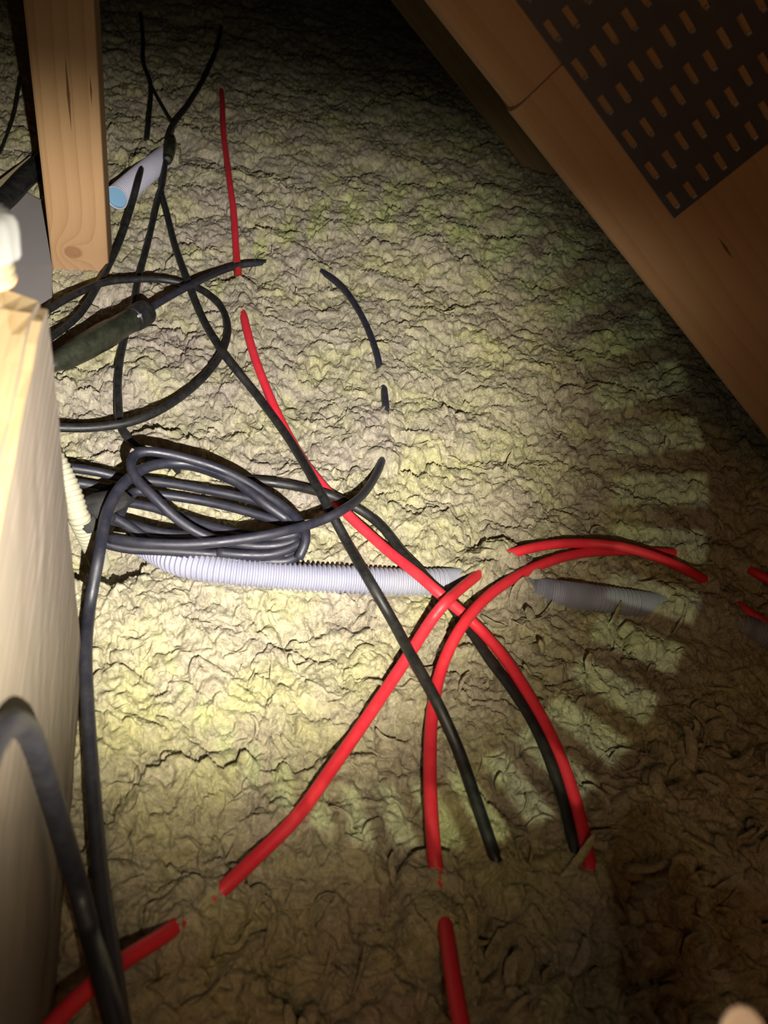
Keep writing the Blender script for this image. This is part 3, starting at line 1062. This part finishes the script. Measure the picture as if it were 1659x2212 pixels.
for (x, y) in teeth:
    # a tongue of steel bent down into the wood at the lower end of each slot
    if tm is None:
        hw = sw * .36
        tm = mesh_obj('tooth', [(-hw, 0, th + .0002), (hw, 0, th + .0002), (hw * .9, .0009, .0008), (-hw * .9, .0009, .0008), (0, .0012, -.004),
                                (-hw, -.0007, th + .0001), (hw, -.0007, th + .0001)],
                      [(0, 1, 2, 3), (3, 2, 4), (5, 6, 1, 0)], M_TOOTH)
        o = tm
    else:
        o = tm.copy()
        C.objects.link(o)
    o.parent = plate
    o.matrix_parent_inverse = Matrix.Identity(4)
    o.location = (x, y, 0)

# next truss further in: its diagonal sinks into the wool
def far_plane(dist):
    p = TP - TN * dist
    return p


lo_, hi_ = .2, 2.0
for _ in range(40):
    mid = (lo_ + hi_) / 2
    if on_plane(1120, 352, far_plane(mid), TN).z > 0.0: lo_ = mid
    else: hi_ = mid
FP = far_plane(lo_)
fa, fb2 = on_plane(842, 0, FP, TN), on_plane(1120, 352, FP, TN)
F1v = (fb2 - fa).normalized()
F2v = TN.cross(F1v)
if F2v.z < 0: F2v = -F2v
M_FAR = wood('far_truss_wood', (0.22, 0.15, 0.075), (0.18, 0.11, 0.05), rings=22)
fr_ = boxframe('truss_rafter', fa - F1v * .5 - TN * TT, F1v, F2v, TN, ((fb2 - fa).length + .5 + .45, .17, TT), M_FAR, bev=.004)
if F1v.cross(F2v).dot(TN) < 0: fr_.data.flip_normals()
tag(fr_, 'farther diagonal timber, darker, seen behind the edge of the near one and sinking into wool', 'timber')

# ------------------------------------------------------------------ mineral wool
NC, NR = 1180, 1010
YS, YE, Y0 = 0.17, 3.55, 0.15
yv = YS * (YE / YS) ** np.linspace(0, 1, NR) - Y0


def xl(y): return -0.17 - 0.53 * y
def xr(y): return 0.36 + 0.29 * y


uu = np.linspace(0, 1, NC)
GY = np.repeat(yv[:, None], NC, 1)
GX = xl(GY) + (xr(GY) - xl(GY)) * uu[None, :]
wx = perlin(GX * 34, GY * 34, 21) * .013 + perlin(GX * 95, GY * 95, 22) * .0050
wy = perlin(GX * 34 + 7, GY * 34, 23) * .013 + perlin(GX * 95 + 5, GY * 95, 24) * .0050
X1, Y1 = GX + wx, GY + wy
f1, f2, a, ox, oy = worley(X1 * 21, Y1 * 21, 31)
hl = (a - .5) * .0040 + (ox * (_hash((a * 1e6).astype(np.int32), (a * 3e5).astype(np.int32), 3) - .5) + oy * (_hash((a * 1e6).astype(np.int32), (a * 2e5).astype(np.int32), 4) - .25)) * .0075
hl += -.0020 * np.exp(-np.clip((f2 - f1) / .07, 0, 9)) - .0075 * f1 ** 2
sel = perlin(GX * 9, GY * 9, 41)
f1b, f2b, ab, oxb, oyb = worley((GX + wx * .75) * 82 + 3, (GY + wy * .75) * 74 + 8, 51)
hs = (ab - .5) * .0040 + (oxb * (_hash((ab * 1e6).astype(np.int32), (ab * 3e5).astype(np.int32), 6) - .5) + oyb * (_hash((ab * 1e6).astype(np.int32), (ab * 2e5).astype(np.int32), 7) - .35)) * .0042
hs += -.0010 * np.exp(-np.clip((f2b - f1b) / .06, 0, 9)) - .0042 * f1b ** 2
rx = GX + perlin(GX * 55, GY * 55, 61) * .016
ry = GY + perlin(GX * 55 + 9, GY * 55, 62) * .016
rg = 1 - np.abs(perlin(rx * 150, ry * 150, 63)) * 2
rg2 = 1 - np.abs(perlin(rx * 330 + 4, ry * 300, 64)) * 2
hf = rg * .0015 + rg2 * .0009
coarse = np.clip((.34 - GY) / .2, 0, 1) * np.clip((GX + .05) / .15, 0, 1)      # looser, shaggier clumps near at right
hc = coarse * (perlin(GX * 28 + wx * 30, GY * 20 + wy * 30, 71) * .014)
lm = np.abs(perlin(GX * 60 + wx * 60, GY * 60 + wy * 60, 91)) * .0050 - np.abs(perlin(GX * 118 + wx * 90, GY * 118 + wy * 90, 92)) * .0030
dH = hl * (1 + .5 * sel) + hs * .8 + lm + hf + hc + perlin(GX * 15 + wx * 12, GY * 15 + wy * 12, 95) * .0075
H = base_np(GX, GY) + dH

# cables bed into the wool, and the wool folds over them where they are buried
drow = math.log(YE / YS) / (NR - 1)


def window(x, y, rad):
    r0_ = (math.log(max(y - rad + Y0, YS) / YS)) / drow
    r1_ = (math.log(max(y + rad + Y0, YS) / YS)) / drow
    i0, i1 = max(0, int(r0_)), min(NR - 1, int(r1_) + 2)
    if i1 <= i0: return None
    wmin = xr(y) - xl(y)
    ya, yb = yv[i0], yv[i1]
    c = [(xx - xl(yy)) / (xr(yy) - xl(yy)) for xx in (x - rad, x + rad) for yy in (ya, yb)]
    j0, j1 = max(0, int(min(c) * (NC - 1))), min(NC - 1, int(max(c) * (NC - 1)) + 2)
    if j1 <= j0: return None
    return slice(i0, i1), slice(j0, j1)


HJ = (hs + hf) * .9                      # keeps the bedded edges ragged
for (x, y, z, r, bur) in CARVE:
    if bur > .35: continue
    if z - base(x, y) > .020 + r: continue
    win = window(x, y, r * 5)
    if win is None: continue
    gx, gy = GX[win], GY[win]
    d = np.sqrt((gx - x) ** 2 + (gy - y) ** 2)
    lim = z - r * .45 + np.maximum(0, d - r * .9) * .38 + HJ[win] * np.clip((d - r * .6) / r, 0, 1)
    m = d < r * 5
    H[win] = np.where(m, np.minimum(H[win], lim), H[win])
for (x, y, z, r, bur) in CARVE:
    if bur <= .35: continue
    rad = r * 3.2 + .006
    win = window(x, y, rad)
    if win is None: continue
    gx, gy = GX[win], GY[win]
    d = np.sqrt((gx - x) ** 2 + (gy - y) ** 2)
    top = max(z, base(x, y) - .004) + r * 1.02 + .0022 - np.maximum(0, d - r * .8) * .55
    top = top + HJ[win] * 1.2
    H[win] = np.where(d < rad, np.maximum(H[win], top), H[win])


def poly_mask(pts, grow=0.0):
    P = [np.array((p.x, p.y)) for p in pts]
    cen = sum(P) / len(P)
    m = np.full(GX.shape, -9.0, np.float32)
    area = sum(P[i][0] * P[(i+1) % len(P)][1] - P[(i+1) % len(P)][0] * P[i][1] for i in range(len(P)))
    s = 1 if area > 0 else -1
    for i in range(len(P)):
        p, q = P[i], P[(i+1) % len(P)]
        e = q - p
        n = np.array((e[1], -e[0])) / np.linalg.norm(e) * s
        m = np.maximum(m, (GX - p[0]) * n[0] + (GY - p[1]) * n[1])
    return m          # signed distance outside


dm = poly_mask(board_pts)
H = np.where(dm < .012, np.minimum(H, .001 + np.maximum(0, dm) * .8 + HJ * .5), H)
dm = poly_mask(BLOCK_PTS)
H = np.where(dm < .02, np.minimum(H, base_np(GX, GY) + np.maximum(0, dm) * .5 + HJ - .003), H)
dm = poly_mask(POST_PTS)
H = np.where((dm < .03) & (dm > -.01), np.maximum(H, base_np(GX, GY) + .004 - np.abs(dm) * .15 + HJ), H)
# far wool rises a little against the next truss
H = np.maximum(H, -.05)
vx = GX + perlin(GX * 120, GY * 120, 81) * .0016
vy = GY - np.clip(dH, -.006, .012) * .15 + perlin(GX * 120 + 3, GY * 120, 82) * .0016
co = np.stack([vx, vy, H], -1).reshape(-1, 3).astype(np.float32)
idx = np.arange(NR * NC).reshape(NR, NC)
quads = np.stack([idx[:-1, :-1], idx[:-1, 1:], idx[1:, 1:], idx[1:, :-1]], -1).reshape(-1, 4)
me = bpy.data.meshes.new('mineral_wool')
me.vertices.add(len(co))
me.vertices.foreach_set('co', co.ravel())
me.loops.add(quads.size)
me.loops.foreach_set('vertex_index', quads.ravel().astype(np.int32))
me.polygons.add(len(quads))
me.polygons.foreach_set('loop_start', np.arange(0, quads.size, 4, dtype=np.int32))
me.polygons.foreach_set('use_smooth', np.ones(len(quads), bool))
me.update(calc_edges=True)
me.materials.append(M_WOOL)
wool = bpy.data.objects.new('mineral_wool', me)
C.objects.link(wool)
tag(wool, 'crumpled yellow-grey mineral wool insulation covering the attic deck', 'insulation', None, 'stuff')


def wool_height(x, y):
    i = min(NR - 1, max(0, int(round(math.log(max(y + Y0, YS) / YS) / drow))))
    j = int(round((x - xl(yv[i])) / (xr(yv[i]) - xl(yv[i])) * (NC - 1)))
    j = min(NC - 1, max(0, j))
    return float(H[i, j])


# loose curls and flakes of wool standing on the blanket, one part of the wool
FV, FF = [], []


def wisp(x, y, ln, r, squash, seg=6, n=9, lift=.4, curl=1.0):
    z = wool_height(x, y)
    p = Vector((x, y, z - r * .5))
    d = Vector((random.gauss(0, 1), random.gauss(0, 1), random.uniform(.05, .9) * lift)).normalized()
    pts = [p.copy()]
    ax = Vector((random.gauss(0, .5), random.gauss(0, .5), random.gauss(0, 1))).normalized()
    for i in range(n - 1):
        d = Quaternion(ax, random.uniform(.05, .45) * curl) @ d
        d.z -= .06
        d.normalize()
        p = p + d * (ln / n)
        zz = wool_height(p.x, p.y)
        if p.z < zz: p.z = zz + r * .2
        pts.append(p.copy())
    rad = [r * (math.sin(math.pi * (i + .6) / (n + .4)) ** .6) * random.uniform(.75, 1.15) for i in range(n)]
    V, Fc = tube_data(pts, rad, seg, True, squash)
    b0 = len(FV)
    FV.extend(V)
    FF.extend(tuple(i + b0 for i in f) for f in Fc)


BX = [(p.x, p.y) for p in BLOCK_PTS]


def clear_of_cables(x, y, m):
    for (cx_, cy_, cz_, cr_, bu_) in CARVE[::3]:
        if bu_ < .35 and (cx_ - x) ** 2 + (cy_ - y) ** 2 < (cr_ + m) ** 2: return False
    return True


cnt = 0
while cnt < 1500:
    y = .02 + 1.1 * random.random() ** 1.6
    x = random.uniform(xl(y), xr(y))
    if not clear_of_cables(x, y, .012): continue
    wisp(x, y, random.uniform(.006, .020), random.uniform(.00018, .0005), 1.0, 3, 7)
    cnt += 1
cnt = 0
while cnt < 380:
    y = random.uniform(.06, .42)
    x = random.uniform(-.06, .36)
    wgt = min(1, max(0, (x + .03) / .12)) * min(1, max(0.0, (.44 - y) / .16))
    if random.random() > wgt or not clear_of_cables(x, y, .010): continue
    wisp(x, y, random.uniform(.010, .034), random.uniform(.0012, .0048), random.uniform(.14, .45), 8, 10, .5, .8)
    cnt += 1
cnt = 0
while cnt < 420:
    y = random.uniform(.15, 1.0)
    x = random.uniform(xl(y), xr(y))
    if not clear_of_cables(x, y, .010): continue
    wisp(x, y, random.uniform(.006, .018), random.uniform(.0008, .0022), random.uniform(.3, .7), 6, 7, .25, 1.1)
    cnt += 1
o = mesh_obj('loose_tufts', FV, FF, M_WOOL, wool, True)
o['kind'] = 'stuff'

# ------------------------------------------------------------------ the photographer's hand holding the torch: one fingertip enters the frame
M_SKIN, nt, bs = new_mat('skin')
bs.inputs['Roughness'].default_value = .5
bs.inputs['Subsurface Weight'].default_value = .15
bs.inputs['Subsurface Radius'].default_value = (.006, .002, .001)
_n = nd(nt, 'ShaderNodeTexNoise')
setin(nt, _n, Scale=90.0, Detail=3.0)
nt.links.new(ramp(nt, _n.outputs[0], [(.35, (.70, .56, .50)), (.7, (.76, .64, .58))]), bs.inputs['Base Color'])
TIP = in_cam(0.0675, -0.0965, 0.140)


def hc_(x, y, z):     # hand coordinates (metres): x right, y up the finger, z towards the scene
    return TIP + RGT * x + UPV * y + FWD * z


joints, radii, edges = [], [], []


def chain(pts, root=None):
    prev = root
    for (p, r) in pts:
        joints.append(hc_(*p))
        radii.append(r)
        if prev is not None: edges.append((prev, len(joints) - 1))
        prev = len(joints) - 1
    return prev


wrist = chain([((.020, -.175, -.050), .026)])
palm = chain([((.018, -.130, -.035), .030), ((.014, -.095, -.022), .028)], wrist)
chain([((.006, -.062, -.010), .0098), ((.002, -.034, -.003), .0084), ((.000, -.012, .000), .0090), ((.000, .000, .000), .0090)], palm)
chain([((.028, -.060, -.008), .0100), ((.028, -.030, .014), .0088), ((.026, -.024, .034), .0080)], palm)
chain([((.046, -.066, -.012), .0096), ((.048, -.040, .008), .0085), ((.047, -.034, .028), .0076)], palm)
chain([((.062, -.078, -.018), .0086), ((.066, -.058, .000), .0076), ((.065, -.052, .016), .0068)], palm)
chain([((-.012, -.120, -.024), .0130), ((-.026, -.098, -.008), .0105), ((-.030, -.078, .008), .0086)], palm - 1)
hm = bpy.data.meshes.new('person')
hm.from_pydata([tuple(j - TIP) for j in joints], edges, [])
person = bpy.data.objects.new('person', hm)
C.objects.link(person)
person.location = TIP
hm.materials.append(M_SKIN)
sk = person.modifiers.new('skin', 'SKIN')
sk.use_smooth_shade = True
for v, r in zip(hm.skin_vertices[0].data, radii):
    v.radius = (r, r)
hm.skin_vertices[0].data[0].use_root = True
ss = person.modifiers.new('sub', 'SUBSURF')
ss.levels = ss.render_levels = 2
tag(person, 'pale blurred fingertip of the person taking the photo, at the bottom right corner', 'person')
# nail on the far side of the fingertip
bm = bmesh.new()
bmesh.ops.create_uvsphere(bm, u_segments=14, v_segments=8, radius=1)
for v in bm.verts:
    x, y, z = v.co
    v.co = RGT * (x * .0048) + UPV * (y * .0062 - .003) + FWD * (.0062 + z * .0012 - x * x * .0012)
o = bm_obj('nail', bm, M_SKIN, person, True)
